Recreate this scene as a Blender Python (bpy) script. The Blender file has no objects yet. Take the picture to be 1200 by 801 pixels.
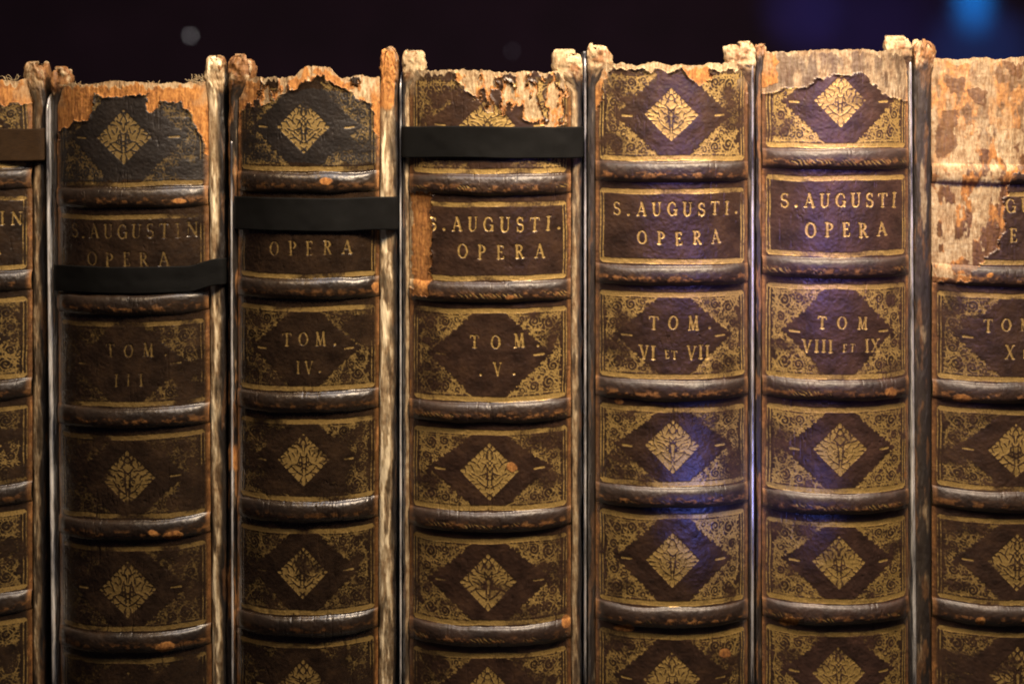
import bpy, math, random
import numpy as np

# ------------------------------------------------------------------ units
# Lengths are first written in "px": 0.3 mm each, 1200 of them across the
# photograph at the plane of the spine shoulders.  S turns them into metres.
S = 0.0003
D0 = 1480.0            # camera distance to the shoulder plane
VX, VY = 640.0, 90.0   # where the level optical axis meets the photograph
ZB = 905.0             # height of the optical axis above the shelf
scene = bpy.context.scene
col = scene.collection

# ------------------------------------------------------------------ camera
cam = bpy.data.cameras.new('camera')
cam_o = bpy.data.objects.new('camera', cam)
col.objects.link(cam_o)
cam_o.location = (0, -D0 * S, ZB * S)
cam_o.rotation_euler = (math.radians(90), 0, 0)
cam.sensor_width = 36
cam.lens = 36 * D0 / 1200
cam.shift_x = -(VX - 600) / 1200
cam.shift_y = -(400.5 - VY) / 1200
cam.clip_start = 0.01
cam.clip_end = 100
cam.dof.use_dof = True
cam.dof.focus_distance = (D0 - 26) * S
cam.dof.aperture_fstop = 4.4
scene.camera = cam_o

# ------------------------------------------------------------------ world, exposure
world = bpy.data.worlds.new('World')
scene.world = world
world.use_nodes = True
world.node_tree.nodes['Background'].inputs[0].default_value = (0.5, 0.38, 0.55, 1)
world.node_tree.nodes['Background'].inputs[1].default_value = 0.026
scene.view_settings.view_transform = 'Standard'
scene.view_settings.look = 'None'
scene.view_settings.exposure = 0
scene.view_settings.gamma = 1
scene.render.engine = 'CYCLES'
scene.cycles.use_denoising = True
scene.cycles.max_bounces = 6
scene.cycles.filter_width = 1.9
scene.cycles.sample_clamp_indirect = 4


# ------------------------------------------------------------------ lamps
def W(px, py, dep):
    """a photograph pixel at a given depth -> metres"""
    f = (D0 + dep) / D0
    return ((px - VX) * f * S, dep * S, ((VY - py) * f + ZB) * S)


def lamp(name, kind, loc, target, power, color, **kw):
    l = bpy.data.lights.new(name, kind)
    o = bpy.data.objects.new(name, l)
    col.objects.link(o)
    o.location = loc
    from mathutils import Vector
    o.rotation_euler = (Vector(target) - Vector(loc)).to_track_quat('-Z', 'Y').to_euler()
    l.energy = power
    l.color = color
    for k, v in kw.items():
        setattr(l, k, v)
    return o


def P(x, y, z):
    return (x * S, y * S, (z + ZB) * S)


# warm picture lamp above and in front of the row, over the right half
lamp('warm_lamp', 'AREA', P(330, -480, 640), P(230, 0, -140), 2.45, (1.0, 0.73, 0.44),
     shape='RECTANGLE', size=0.09, size_y=0.05)
# warm lamp further left, weaker
lamp('warm_side_lamp', 'AREA', P(-470, -520, 600), P(-330, 0, -150), 0.36, (1.0, 0.66, 0.34),
     shape='RECTANGLE', size=0.08, size_y=0.05)
# cool soft light from the top of the case
lamp('cool_case_light', 'AREA', P(210, -400, 660), P(190, -60, -200), 1.25, (0.92, 0.92, 1.0),
     shape='RECTANGLE', size=0.34, size_y=0.22)
# added blue and violet spots imitating reflections in the case glass
lamp('blue_flare_spot', 'SPOT', P(345, -700, -610), P(224, 0, -476), 2.3, (0.16, 0.22, 1.0),
     spot_size=math.radians(13), spot_blend=1.0, shadow_soft_size=0.02)
lamp('violet_veil_spot', 'SPOT', P(330, -700, -60), P(315, 0, -130), 1.25, (0.42, 0.27, 1.0),
     spot_size=math.radians(36), spot_blend=1.0, shadow_soft_size=0.07)


lamp('blue_flare_spot', 'SPOT', P(330, -700, -200), P(248, 0, -232), 2.4, (0.2, 0.20, 1.0),
     spot_size=math.radians(9), spot_blend=1.0, shadow_soft_size=0.02)  # second added spot, for the smaller blue reflection in the glass


# unseen blue spots added to form the blurred blue glow on the backdrop
def wall_wash(px, py, width, power, colour):
    c = W(px, py, 3600)
    src = (c[0], c[1] - 900 * S, c[2] + 60 * S)
    lamp('blue_wall_wash', 'SPOT', src, c, power, colour, spot_size=2 * math.atan(width * 3.43 / 900),
         spot_blend=1.0, shadow_soft_size=0.01)


for yy_, pw_ in ((-100, 19.0), (-74, 19.0), (-48, 19.0), (-22, 18.0), (2, 14.0), (22, 8.0)):
    wall_wash(1141, yy_, 30, pw_, (.01, .46, 1.0))
wall_wash(1150, 66, 80, 3.0, (.08, .36, 1.0))
wall_wash(940, 10, 60, 1.5, (.18, .22, 1.0))
wall_wash(1020, 40, 130, 1.0, (.12, .18, 1.0))


# ------------------------------------------------------------------ noise
def vnoise(x, z, seed):
    """smooth value noise at unit spacing, in 0..1"""
    rs = np.random.RandomState(seed)
    N = 256
    T = rs.rand(N, N).astype(np.float32)
    xi = np.floor(x).astype(np.int32)
    zi = np.floor(z).astype(np.int32)
    fx = (x - xi).astype(np.float32)
    fz = (z - zi).astype(np.float32)
    fx = fx * fx * (3 - 2 * fx)
    fz = fz * fz * (3 - 2 * fz)
    a = T[zi % N, xi % N]
    b = T[zi % N, (xi + 1) % N]
    c = T[(zi + 1) % N, xi % N]
    d = T[(zi + 1) % N, (xi + 1) % N]
    return (a * (1 - fx) + b * fx) * (1 - fz) + (c * (1 - fx) + d * fx) * fz


def fbm(x, z, sx, sz, seed, octv=4, gain=0.55):
    t, a, n = 0.0, 1.0, 0.0
    for k in range(octv):
        f = 2.0 ** k
        t = t + a * vnoise(x * f / sx + 17.3 * k, z * f / sz + 9.1 * k, seed + k)
        n += a
        a *= gain
    return t / n


def sstep(a, b, x):
    t = np.clip((x - a) / (b - a), 0, 1)
    return t * t * (3 - 2 * t)


def in_poly(px, py, poly):
    inside = np.zeros(px.shape, bool)
    n = len(poly)
    for i in range(n):
        x1, y1 = poly[i]
        x2, y2 = poly[(i + 1) % n]
        if y1 == y2:
            continue
        c = ((y1 > py) != (y2 > py)) & (px < (x2 - x1) * (py - y1) / (y2 - y1) + x1)
        inside ^= c
    return inside


# ------------------------------------------------------------------ raster of the gold tooling
SS = 3.0     # raster cells per px


class Raster:
    def __init__(self, w, h):
        self.a = np.zeros((int(h * SS) + 2, int(w * SS) + 2), np.float32)

    def dot(self, x, y, r):
        """soft disc; x, y, r in px, y down"""
        X, Y, R = x * SS, y * SS, r * SS
        m = int(R + 2)
        x0, x1 = max(0, int(X) - m), min(self.a.shape[1], int(X) + m + 2)
        y0, y1 = max(0, int(Y) - m), min(self.a.shape[0], int(Y) + m + 2)
        if x0 >= x1 or y0 >= y1:
            return
        yy, xx = np.ogrid[y0:y1, x0:x1]
        v = np.clip(R - np.sqrt((xx - X) ** 2 + (yy - Y) ** 2) + 0.5, 0, 1)
        np.maximum(self.a[y0:y1, x0:x1], v, out=self.a[y0:y1, x0:x1])

    def stroke(self, pts, r0, r1=None):
        """tapered stroke through points; radius r0 -> r1 (or a list of radii)"""
        pts = np.asarray(pts, float)
        seg = np.hypot(*np.diff(pts, axis=0).T)
        cum = np.concatenate([[0], np.cumsum(seg)])
        L = cum[-1]
        if L <= 0:
            return
        n = max(2, int(L * SS / 1.0) + 1)
        t = np.linspace(0, L, n)
        xs = np.interp(t, cum, pts[:, 0])
        ys = np.interp(t, cum, pts[:, 1])
        if r1 is None and np.ndim(r0):
            rs = np.interp(t, cum, r0)
        else:
            rs = np.linspace(r0, r0 if r1 is None else r1, n)
        for x, y, r in zip(xs, ys, rs):
            self.dot(x, y, r)


def spiral(cx, cy, r, a0, turns, n=40, squash=1.0):
    t = np.linspace(0, 1, n)
    a = a0 + turns * 2 * math.pi * t
    rr = r * (1 - 0.86 * t)
    return np.stack([cx + rr * np.cos(a), cy + squash * rr * np.sin(a)], 1)


def bez(p0, p1, p2, n=18):
    t = np.linspace(0, 1, n)[:, None]
    p0, p1, p2 = map(np.asarray, (p0, p1, p2))
    return (1 - t) ** 2 * p0 + 2 * t * (1 - t) * p1 + t * t * p2


CW, CH = 62.0, 42.0     # a corner ornament, its corner at the origin


def corner_limit(x):
    """inner edge of the corner ornament: height as a function of x"""
    t = np.clip((np.asarray(x, float) / CW - .17) / .83, 0, 1)
    return CH * (1 - t) ** .95 + 1.0 * np.sin(np.asarray(x, float) * .9)


def corner_tile(seed):
    R = Raster(CW + 4, CH + 4)
    rnd = random.Random(seed)
    sp = [(14, 12, 9.0), (31, 9, 7.0), (10, 29, 6.5), (45, 6, 4.6), (22, 23, 5.6), (6, 40, 4.0), (19, 37, 4.4)]
    for k in range(900):
        x, y, r = rnd.uniform(2, 58), rnd.uniform(2, 43), rnd.choice((4.2, 3.2, 2.4, 1.8))
        if y + r * .8 > corner_limit(x):
            continue
        if all((x - a) ** 2 + (y - b) ** 2 > (r + c) ** 2 * .74 for a, b, c in sp):
            sp.append((x, y, r))
    for cx, cy, r in sp:
        a = rnd.uniform(0, 6.28)
        if r > 2:
            R.stroke(spiral(cx, cy, r, a, rnd.choice((-1, 1)) * (1.2 + r * .09)), .70, .45)
        R.dot(cx, cy, .95 if r > 2 else 1.2)
        n = 6 if r > 5 else 4
        for k in range(n):       # leaflets springing from the scroll
            b = a + k * 6.28 / n + rnd.uniform(-.3, .3)
            R.stroke([(cx + r * .9 * math.cos(b), cy + r * .9 * math.sin(b)),
                      (cx + (r + 2.2) * math.cos(b + .3), cy + (r + 2.2) * math.sin(b + .3))], .85, .35)
    R.stroke(bez((1, 1), (9, 22), (30, 24)), .9, .6)
    R.stroke(bez((2, 43), (3, 20), (15, 3)), .7, .5)
    R.stroke(bez((1, 2), (24, 3), (52, 2)), .7, .5)
    R.stroke([(49, 5.2), (61, 0.6)], 1.4, .8)
    for k in range(15):          # beads along the slanting edge
        x = 18 + k * 2.3
        R.dot(x, float(corner_limit(x)) - .9, rnd.uniform(.8, 1.5))
    yy, xx = np.mgrid[0:R.a.shape[0], 0:R.a.shape[1]] / SS
    inside = yy < corner_limit(xx) + 1.2
    ground = np.clip((corner_limit(xx) - yy) / 4, 0, 1) * .13
    return np.maximum(R.a, ground) * inside


DW, DH = 34.0, 34.0     # half sizes of the lozenge


def diamond_tile(seed):
    R = Raster(2 * DW + 6, 2 * DH + 6)
    rnd = random.Random(seed)
    cx, cy = DW + 3, DH + 3

    def both(pts, r0, r1=None):
        pts = np.asarray(pts, float)
        R.stroke(np.stack([cx + pts[:, 0], cy + pts[:, 1]], 1), r0, r1)
        R.stroke(np.stack([cx - pts[:, 0], cy + pts[:, 1]], 1), r0, r1)
    # bare lines of leather between the small leaves that fill the lozenge
    def ok(x, y):
        return abs(x) / DW + abs(y) / DH < .86
    placed = []
    for k in range(600):
        x, y = rnd.uniform(.4, DW), rnd.uniform(-DH, DH)
        gapd = 4.9 if y < 10 else 7.4
        if not ok(x, y) or any((x - a) ** 2 + (y - b) ** 2 < gapd ** 2 for a, b in placed):
            continue
        placed.append((x, y))
        a = math.atan2(y - 11, x) + rnd.choice((-.7, .0, .7)) + rnd.uniform(-.25, .25)
        ln = rnd.uniform(2.6, 4.6)
        bx, by = -math.sin(a) * rnd.uniform(-1.8, 1.8), math.cos(a) * rnd.uniform(-1.8, 1.8)
        dx, dy = math.cos(a) * ln, math.sin(a) * ln
        both(bez((x - dx, y - dy), (x + bx, y + by), (x + dx, y + dy), 8), rnd.uniform(.38, .6), rnd.uniform(.6, .92))
    both(bez((2.2, 16), (1.4, 4), (4.5, -9)), .8, .6)
    both(bez((1.5, 19), (9, 16), (15, 8)), .9, .6)
    both(bez((0, -26), (5, -21), (3.5, -15)), .75, .6)
    both(spiral(6.4, 5, 3.6, 2.2, 1.2), .75, .5)
    # nicks along the edges
    for k in range(7):
        t = (k + .6) / 7.2
        for up in (-1, 1):
            if up > 0 and k % 2:
                continue
            ex, ey = t * DW, up * (1 - t) * DH
            both([(ex * .84, ey * .84), (ex * 1.04 + .4, ey * 1.04)], .45, 1.0 if up < 0 else .7)
    carve = R.a
    yy, xx = np.mgrid[0:carve.shape[0], 0:carve.shape[1]] / SS
    sd = np.abs(xx - cx) / DW + np.abs(yy - cy) / DH
    fill = np.clip((.985 - sd) * DW * 1.4, 0, 1)
    return (fill * (1 - .93 * carve)).astype(np.float32), (sd < 1.0)


CORNERS = [corner_tile(k) for k in (3, 8, 15, 21)]
DIAMONDS = [diamond_tile(k) for k in (1, 6, 11, 17)]


# letters in a unit-high cell; each: (advance, [(points, radius)]) -- y up
def ell(cx, cy, rx, ry, a0, a1, n=36):
    a = np.radians(np.linspace(a0, a1, n))
    return np.stack([cx + rx * np.cos(a), cy + ry * np.sin(a)], 1)


HV, LT = 0.085, 0.042
LW = 0.86               # the letters are a little narrow


def pen(pts):
    """radii for a broad pen: heavy on uprights, light on level runs"""
    pts = np.asarray(pts)
    d = np.gradient(pts, axis=0)
    v = np.abs(d[:, 1]) / (np.hypot(d[:, 0], d[:, 1]) + 1e-6)
    return list(LT + (HV - LT) * v ** 1.4)


def serif(x, y, w=0.17):
    return ([(x - w, y), (x + w, y)], LT)


def glyph(c):
    if c == 'I':
        return .40, [([(.2, 0), (.2, 1)], HV), serif(.2, 0), serif(.2, 1)]
    if c == 'T':
        return .78, [([(.39, 0), (.39, .97)], HV), ([(.02, .97), (.76, .97)], LT), ([(.03, .97), (.0, .78)], LT),
                     ([(.75, .97), (.78, .78)], LT), serif(.39, 0)]
    if c == 'O':
        p = ell(.4, .5, .36, .49, 0, 360, 50)
        return .8, [(p, pen(p))]
    if c == 'A':
        return .84, [([(.1, 0), (.43, 1)], LT), ([(.43, 1), (.74, 0)], HV), ([(.22, .34), (.62, .34)], LT),
                     serif(.1, 0, .12), serif(.74, 0, .14)]
    if c == 'U':
        p = np.concatenate([[(.14, 1)], ell(.4, .3, .26, .29, 180, 360, 22), [(.66, 1)]])
        return .8, [(p, [HV] * 10 + [LT] * 14), serif(.14, 1, .14), serif(.66, 1, .12)]
    if c == 'G':
        p = ell(.42, .5, .36, .49, 52, 330, 44)
        return .82, [(p, pen(p)), ([(.74, .06), (.74, .42)], HV * .9), serif(.70, .44, .14), ([(.66, .9), (.72, .68)], LT)]
    if c == 'S':
        p = np.concatenate([ell(.31, .745, .23, .235, 30, 250, 22), ell(.31, .265, .25, .255, 80, -155, 24)])
        return .62, [(p, [LT * 1.1] * 6 + [HV * .8] * 34 + [LT * 1.1] * 6), ([(.53, .98), (.53, .72)], LT * .8),
                     ([(.05, .02), (.05, .3)], LT * .8)]
    if c == 'N':
        return .86, [([(.14, 0), (.14, 1)], LT), ([(.14, 1), (.72, 0)], HV), ([(.72, 0), (.72, 1)], LT),
                     serif(.14, 0, .12), serif(.72, 1, .12), serif(.1, 1, .08)]
    if c == 'P':
        p = np.concatenate([[(.18, .98)], ell(.34, .73, .26, .25, 90, -90, 22), [(.18, .48)]])
        return .66, [([(.18, 0), (.18, 1)], HV), (p, pen(p)), serif(.18, 0), serif(.12, 1, .1)]
    if c == 'R':
        p = np.concatenate([[(.18, .98)], ell(.34, .75, .24, .23, 90, -90, 22), [(.18, .52)]])
        return .78, [([(.18, 0), (.18, 1)], HV), (p, pen(p)), ([(.36, .5), (.68, 0)], HV * .9), serif(.18, 0, .14),
                     serif(.12, 1, .1), serif(.7, 0, .1)]
    if c == 'E':
        return .66, [([(.18, 0), (.18, 1)], HV), ([(.06, .98), (.58, .98)], LT), ([(.18, .52), (.46, .52)], LT),
                     ([(.06, .02), (.6, .02)], LT), ([(.58, .98), (.58, .8)], LT), ([(.6, .02), (.62, .22)], LT),
                     ([(.46, .6), (.46, .43)], LT * .8)]
    if c == 'M':
        return .98, [([(.14, 0), (.2, 1)], LT), ([(.2, 1), (.47, .06)], HV), ([(.47, .06), (.76, 1)], LT),
                     ([(.76, 1), (.82, 0)], HV), serif(.14, 0, .12), serif(.82, 0, .14), serif(.17, 1, .1), serif(.79, 1, .1)]
    if c == 'V':
        return .82, [([(.1, 1), (.41, 0)], HV), ([(.41, 0), (.72, 1)], LT), serif(.1, 1, .14), serif(.72, 1, .12)]
    if c == 'X':
        return .82, [([(.1, 1), (.7, 0)], HV), ([(.7, 1), (.1, 0)], LT), serif(.1, 1, .12), serif(.7, 1, .12),
                     serif(.1, 0, .12), serif(.7, 0, .12)]
    if c == '.':
        return .24, [([(.1, .07), (.13, .09)], .10)]
    return .45, []          # space


# ------------------------------------------------------------------ node helpers and materials
class NT:
    def __init__(self, name):
        self.m = bpy.data.materials.new(name)
        self.m.use_nodes = True
        self.t = self.m.node_tree
        self.b = self.t.nodes['Principled BSDF']

    def n(self, kind, **kw):
        nd = self.t.nodes.new(kind)
        for k, v in kw.items():
            setattr(nd, k, v)
        return nd

    def l(self, a, b):
        self.t.links.new(a, b)

    def math(self, op, a, b=None, clamp=False):
        nd = self.n('ShaderNodeMath', operation=op, use_clamp=clamp)
        for i, v in enumerate((a, b)):
            if v is None:
                continue
            if isinstance(v, (int, float)):
                nd.inputs[i].default_value = v
            else:
                self.l(v, nd.inputs[i])
        return nd.outputs[0]

    def noise(self, scale, detail=4, rough=.6, stretch=None):
        tc = self.n('ShaderNodeTexCoord')
        src = tc.outputs['Object']
        if stretch:
            mp = self.n('ShaderNodeMapping')
            mp.inputs['Scale'].default_value = stretch
            self.l(src, mp.inputs[0])
            src = mp.outputs[0]
        nd = self.n('ShaderNodeTexNoise')
        nd.inputs['Scale'].default_value = scale
        nd.inputs['Detail'].default_value = detail
        nd.inputs['Roughness'].default_value = rough
        self.l(src, nd.inputs['Vector'])
        return nd.outputs[0]

    def ramp(self, fac, stops):
        nd = self.n('ShaderNodeValToRGB')
        cr = nd.color_ramp
        while len(cr.elements) < len(stops):
            cr.elements.new(0.5)
        for e, (p, c) in zip(cr.elements, stops):
            e.position = p
            e.color = (*c, 1)
        self.l(fac, nd.inputs[0])
        return nd.outputs[0]

    def mix(self, fac, a, b):
        nd = self.n('ShaderNodeMix', data_type='RGBA')
        for i, v in ((0, fac), (6, a), (7, b)):
            if isinstance(v, (int, float)):
                nd.inputs[i].default_value = v
            elif isinstance(v, tuple):
                nd.inputs[i].default_value = (*v, 1)
            else:
                self.l(v, nd.inputs[i])
        return nd.outputs[2]

    def mixf(self, fac, a, b):
        nd = self.n('ShaderNodeMix', data_type='FLOAT')
        for i, v in ((0, fac), (2, a), (3, b)):
            if isinstance(v, (int, float)):
                nd.inputs[i].default_value = v
            else:
                self.l(v, nd.inputs[i])
        return nd.outputs[0]


def leather_material(name, base, worn, gilt, rough=0.36, gold=(0.86, 0.58, 0.19)):
    """aged calf with gilding (wear.r), torn suede (g), bare paper and fibre (b), black stain (a)"""
    k = NT(name)
    at = k.n('ShaderNodeAttribute', attribute_name='wear')
    sp = k.n('ShaderNodeSeparateColor')
    k.l(at.outputs['Color'], sp.inputs[0])
    r, g, b, a = sp.outputs[0], sp.outputs[1], sp.outputs[2], at.outputs['Alpha']
    big = k.noise(150, 5, .62)
    fine = k.noise(1300, 4, .65)
    tiny = k.noise(4200, 2, .6)
    dk = tuple(c * .38 for c in base)
    c = k.ramp(big, [(.30, dk), (.5, base), (.72, worn)])
    c = k.mix(k.math('MULTIPLY', fine, .55), c, dk)
    c = k.mix(a, c, (0.010, 0.0085, 0.008))
    # torn suede under the grain
    fib = k.noise(520, 5, .7, stretch=(1.8, 1, 0.7))
    tan = k.ramp(fib, [(.28, (0.09, 0.032, 0.009)), (.44, (0.27, 0.108, 0.024)), (.58, (0.44, 0.195, 0.045)), (.8, (0.55, 0.31, 0.11))])
    c = k.mix(g, c, tan)
    blot = k.noise(210, 5, .68)
    pal = k.ramp(k.math('ADD', k.math('MULTIPLY', k.noise(620, 5, .72, stretch=(2.2, 1, 0.55)), .55), k.math('MULTIPLY', blot, .45)),
                 [(.27, (0.07, 0.036, 0.016)), (.42, (0.22, 0.135, 0.062)), (.54, (0.40, 0.30, 0.17)), (.68, (0.62, 0.53, 0.36))])
    pal = k.mix(k.math('SUBTRACT', b, 1.0, clamp=True), pal, (0.82, 0.70, 0.47))
    c = k.mix(k.math('MINIMUM', b, 1.0), c, pal)
    # gilding rubbed off in specks
    spk = k.math('ADD', k.math('MULTIPLY', fine, .6), k.math('MULTIPLY', big, .5))
    thr = k.math('SUBTRACT', k.math('ADD', k.math('MULTIPLY', r, 1.15), .35 * (gilt - 1.0)), k.math('MULTIPLY', k.math('SUBTRACT', spk, .52), 2.2))
    gm = k.math('MULTIPLY', k.math('MULTIPLY', k.math('SUBTRACT', thr, .10), 1.7, clamp=True), k.math('MINIMUM', k.math('MULTIPLY', r, 1.4), 1.0))
    gm = k.math('MULTIPLY', gm, min(1.0, 0.15 + .85 * gilt))
    gc = k.ramp(tiny, [(.3, tuple(v * .38 for v in gold)), (.68, gold)])
    if gilt < .3:
        gm = k.math('MULTIPLY', gm, .95)
    c = k.mix(gm, c, gc)
    k.l(c, k.b.inputs['Base Color'])
    k.l(k.math('MULTIPLY', gm, .62), k.b.inputs['Metallic'])
    matte = k.math('MINIMUM', k.math('MAXIMUM', g, b), 1.0)
    ro = k.mixf(matte, k.math('ADD', k.math('MULTIPLY', fine, .34), rough - .14), .9)
    ro = k.math('ADD', ro, k.math('MULTIPLY', a, .22))
    ro = k.mixf(gm, ro, .46)
    k.l(ro, k.b.inputs['Roughness'])
    k.b.inputs['Specular IOR Level'].default_value = 0.62
    bp = k.n('ShaderNodeBump')
    bp.inputs['Strength'].default_value = 0.28
    bp.inputs['Distance'].default_value = 0.00016
    h = k.math('ADD', k.math('MULTIPLY', fine, .8), k.math('MULTIPLY', tiny, .35))
    h = k.math('ADD', h, k.math('MULTIPLY', k.math('MULTIPLY', fib, matte), 1.5))
    k.l(h, bp.inputs['Height'])
    k.l(bp.outputs[0], k.b.inputs['Normal'])
    return k.m


def plain_material(name, c0, c1, scale, rough=.6, metallic=0.0, stretch=None, bump=0.0, span=(.3, .7)):
    k = NT(name)
    nz = k.noise(scale, 5, .65, stretch)
    k.l(k.ramp(nz, [(span[0], c0), (span[1], c1)]), k.b.inputs['Base Color'])
    k.b.inputs['Metallic'].default_value = metallic
    k.l(k.math('ADD', k.math('MULTIPLY', nz, .25), rough - .12), k.b.inputs['Roughness'])
    if bump:
        bp = k.n('ShaderNodeBump')
        bp.inputs['Strength'].default_value = .6
        bp.inputs['Distance'].default_value = bump
        k.l(nz, bp.inputs['Height'])
        k.l(bp.outputs[0], k.b.inputs['Normal'])
    return k.m


def glow_material(name, colour, strength):
    k = NT(name)
    nz = k.noise(6, 3, .5)
    k.l(k.ramp(nz, [(.3, tuple(v * .8 for v in colour)), (.7, colour)]), k.b.inputs['Emission Color'])
    k.b.inputs['Emission Strength'].default_value = strength
    k.b.inputs['Base Color'].default_value = (.01, .01, .015, 1)
    return k.m


def weave_material(name, c0, c1):
    k = NT(name)
    tc = k.n('ShaderNodeTexCoord')
    wv = k.n('ShaderNodeTexWave', wave_type='BANDS', bands_direction='Z')
    wv.inputs['Scale'].default_value = 900
    wv.inputs['Distortion'].default_value = 1.2
    k.l(tc.outputs['Object'], wv.inputs[0])
    nz = k.noise(1500, 4, .6, stretch=(.35, 1, 1.6))
    big = k.noise(120, 3, .6)
    c = k.ramp(k.math('ADD', k.math('MULTIPLY', nz, .55), k.math('MULTIPLY', big, .45)), [(.35, c0), (.66, c1)])
    k.l(c, k.b.inputs['Base Color'])
    k.b.inputs['Roughness'].default_value = .72
    k.b.inputs['Specular IOR Level'].default_value = .14
    bp = k.n('ShaderNodeBump')
    bp.inputs['Strength'].default_value = .5
    bp.inputs['Distance'].default_value = .00005
    k.l(k.math('ADD', wv.outputs[1], nz), bp.inputs['Height'])
    k.l(bp.outputs[0], k.b.inputs['Normal'])
    return k.m


M_page = plain_material('aged_paper', (.10, .075, .045), (.34, .26, .16), 500, .9, stretch=(18, 1, .3), bump=.0003)
M_metal = plain_material('polished_metal', (.07, .07, .08), (.90, .90, .90), 150, .30, .5, stretch=(1, 1, .18), span=(.42, .60))
M_strap = weave_material('black_cloth_tape', (.0018, .0019, .0019), (.0048, .005, .005))
M_strap_b = weave_material('brown_cloth_tape', (.020, .011, .005), (.040, .022, .009))
M_thread = plain_material('frayed_thread', (.22, .16, .08), (.45, .36, .22), 900, .9)
M_shelf = plain_material('dark_shelf_board', (.010, .008, .007), (.022, .016, .013), 40, .5, stretch=(.2, 2, 2))
M_back = plain_material('dark_cloth_backing', (.030, .015, .034), (.052, .026, .056), 14, .95)


# ------------------------------------------------------------------ mesh builders
def link(name, me, mat, parent):
    o = bpy.data.objects.new(name, me)
    col.objects.link(o)
    if mat:
        me.materials.append(mat)
    if parent is not None:
        o.parent = parent
    return o


def raw_mesh(name, V, F, smooth=True):
    me = bpy.data.meshes.new(name)
    V = np.ascontiguousarray(V, np.float32)
    F = np.ascontiguousarray(F, np.int32)
    me.vertices.add(len(V))
    me.vertices.foreach_set('co', V.ravel())
    me.loops.add(F.size)
    me.loops.foreach_set('vertex_index', F.ravel())
    me.polygons.add(len(F))
    me.polygons.foreach_set('loop_start', np.arange(0, F.size, F.shape[1], dtype=np.int32))
    me.update(calc_edges=True)
    me.polygons.foreach_set('use_smooth', np.full(len(F), smooth))
    return me


def grid_part(name, Pos, wear, mask, mat, parent):
    """faces of a grid where mask is set become one mesh object; Pos in px, local to the book"""
    nr, nc = Pos.shape[:2]
    rr, cc = np.nonzero(mask)
    if len(rr) == 0:
        return None
    a = rr * nc + cc
    F = np.stack([a, a + nc, a + nc + 1, a + 1], 1)
    used, inv = np.unique(F, return_inverse=True)
    me = raw_mesh(name, Pos.reshape(-1, 3)[used] * S, inv.reshape(F.shape))
    if wear is not None:
        at = me.attributes.new('wear', 'FLOAT_COLOR', 'POINT')
        at.data.foreach_set('color', np.ascontiguousarray(wear.reshape(-1, 4)[used], np.float32).ravel())
    return link(name, me, mat, parent)


def full(Pos):
    return np.ones((Pos.shape[0] - 1, Pos.shape[1] - 1), bool)


def box_mesh(name, x0, x1, y0, y1, z0, z1, bev=0.0):
    import bmesh
    bm = bmesh.new()
    bmesh.ops.create_cube(bm, size=1)
    for v in bm.verts:
        v.co = ((x0 + (v.co.x + .5) * (x1 - x0)) * S, (y0 + (v.co.y + .5) * (y1 - y0)) * S, (z0 + (v.co.z + .5) * (z1 - z0)) * S)
    if bev:
        bmesh.ops.bevel(bm, geom=list(bm.edges), offset=bev * S, segments=2, affect='EDGES')
    me = bpy.data.meshes.new(name)
    bm.to_mesh(me)
    bm.free()
    return me


def tube_mesh(name, paths, r):
    V, F = [], []
    for pts in paths:
        pts = np.asarray(pts, float)
        base = len(V)
        for i, p in enumerate(pts):
            d = pts[min(i + 1, len(pts) - 1)] - pts[max(i - 1, 0)]
            d /= np.linalg.norm(d) + 1e-9
            u = np.cross(d, (0.3, 1, 0.2))
            u /= np.linalg.norm(u) + 1e-9
            v = np.cross(d, u)
            for k in range(5):
                t = k * 2 * math.pi / 5
                V.append(p + r * (u * math.cos(t) + v * math.sin(t)))
        for i in range(len(pts) - 1):
            for k in range(5):
                q = (k + 1) % 5
                F.append((base + i * 5 + k, base + i * 5 + q, base + i * 5 + 5 + q, base + i * 5 + 5 + k))
    return raw_mesh(name, np.array(V) * S, np.array(F))


def thing(name, loc, label, cat, group=None):
    o = bpy.data.objects.new(name, None)
    o.empty_display_size = .02
    col.objects.link(o)
    o.location = loc
    o['label'] = label
    o['category'] = cat
    if group:
        o['group'] = group
    return o


def tag(o, label=None, cat=None, group=None, kind=None):
    for k, v in (('label', label), ('category', cat), ('group', group), ('kind', kind)):
        if v:
            o[k] = v
    return o


# ------------------------------------------------------------------ the setting
o = link('shelf', box_mesh('shelf', -1500, 1500, -260, 900, -ZB - 40 + ZB, 0, 3), M_shelf, None)
tag(o, kind='structure')
o = link('backdrop', box_mesh('backdrop', -6000, 6000, 3600, 3660, -1500, 3500), M_back, None)
tag(o, kind='structure')


# ------------------------------------------------------------------ the books
STEP = 0.8
BULGE = 26.0
HB = 6.6
KC = (D0 - 22) / D0        # crown pixels -> local px
PIV = -350.0               # height the lean turns about

GROUP = 'old leather folios standing in a row'


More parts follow.
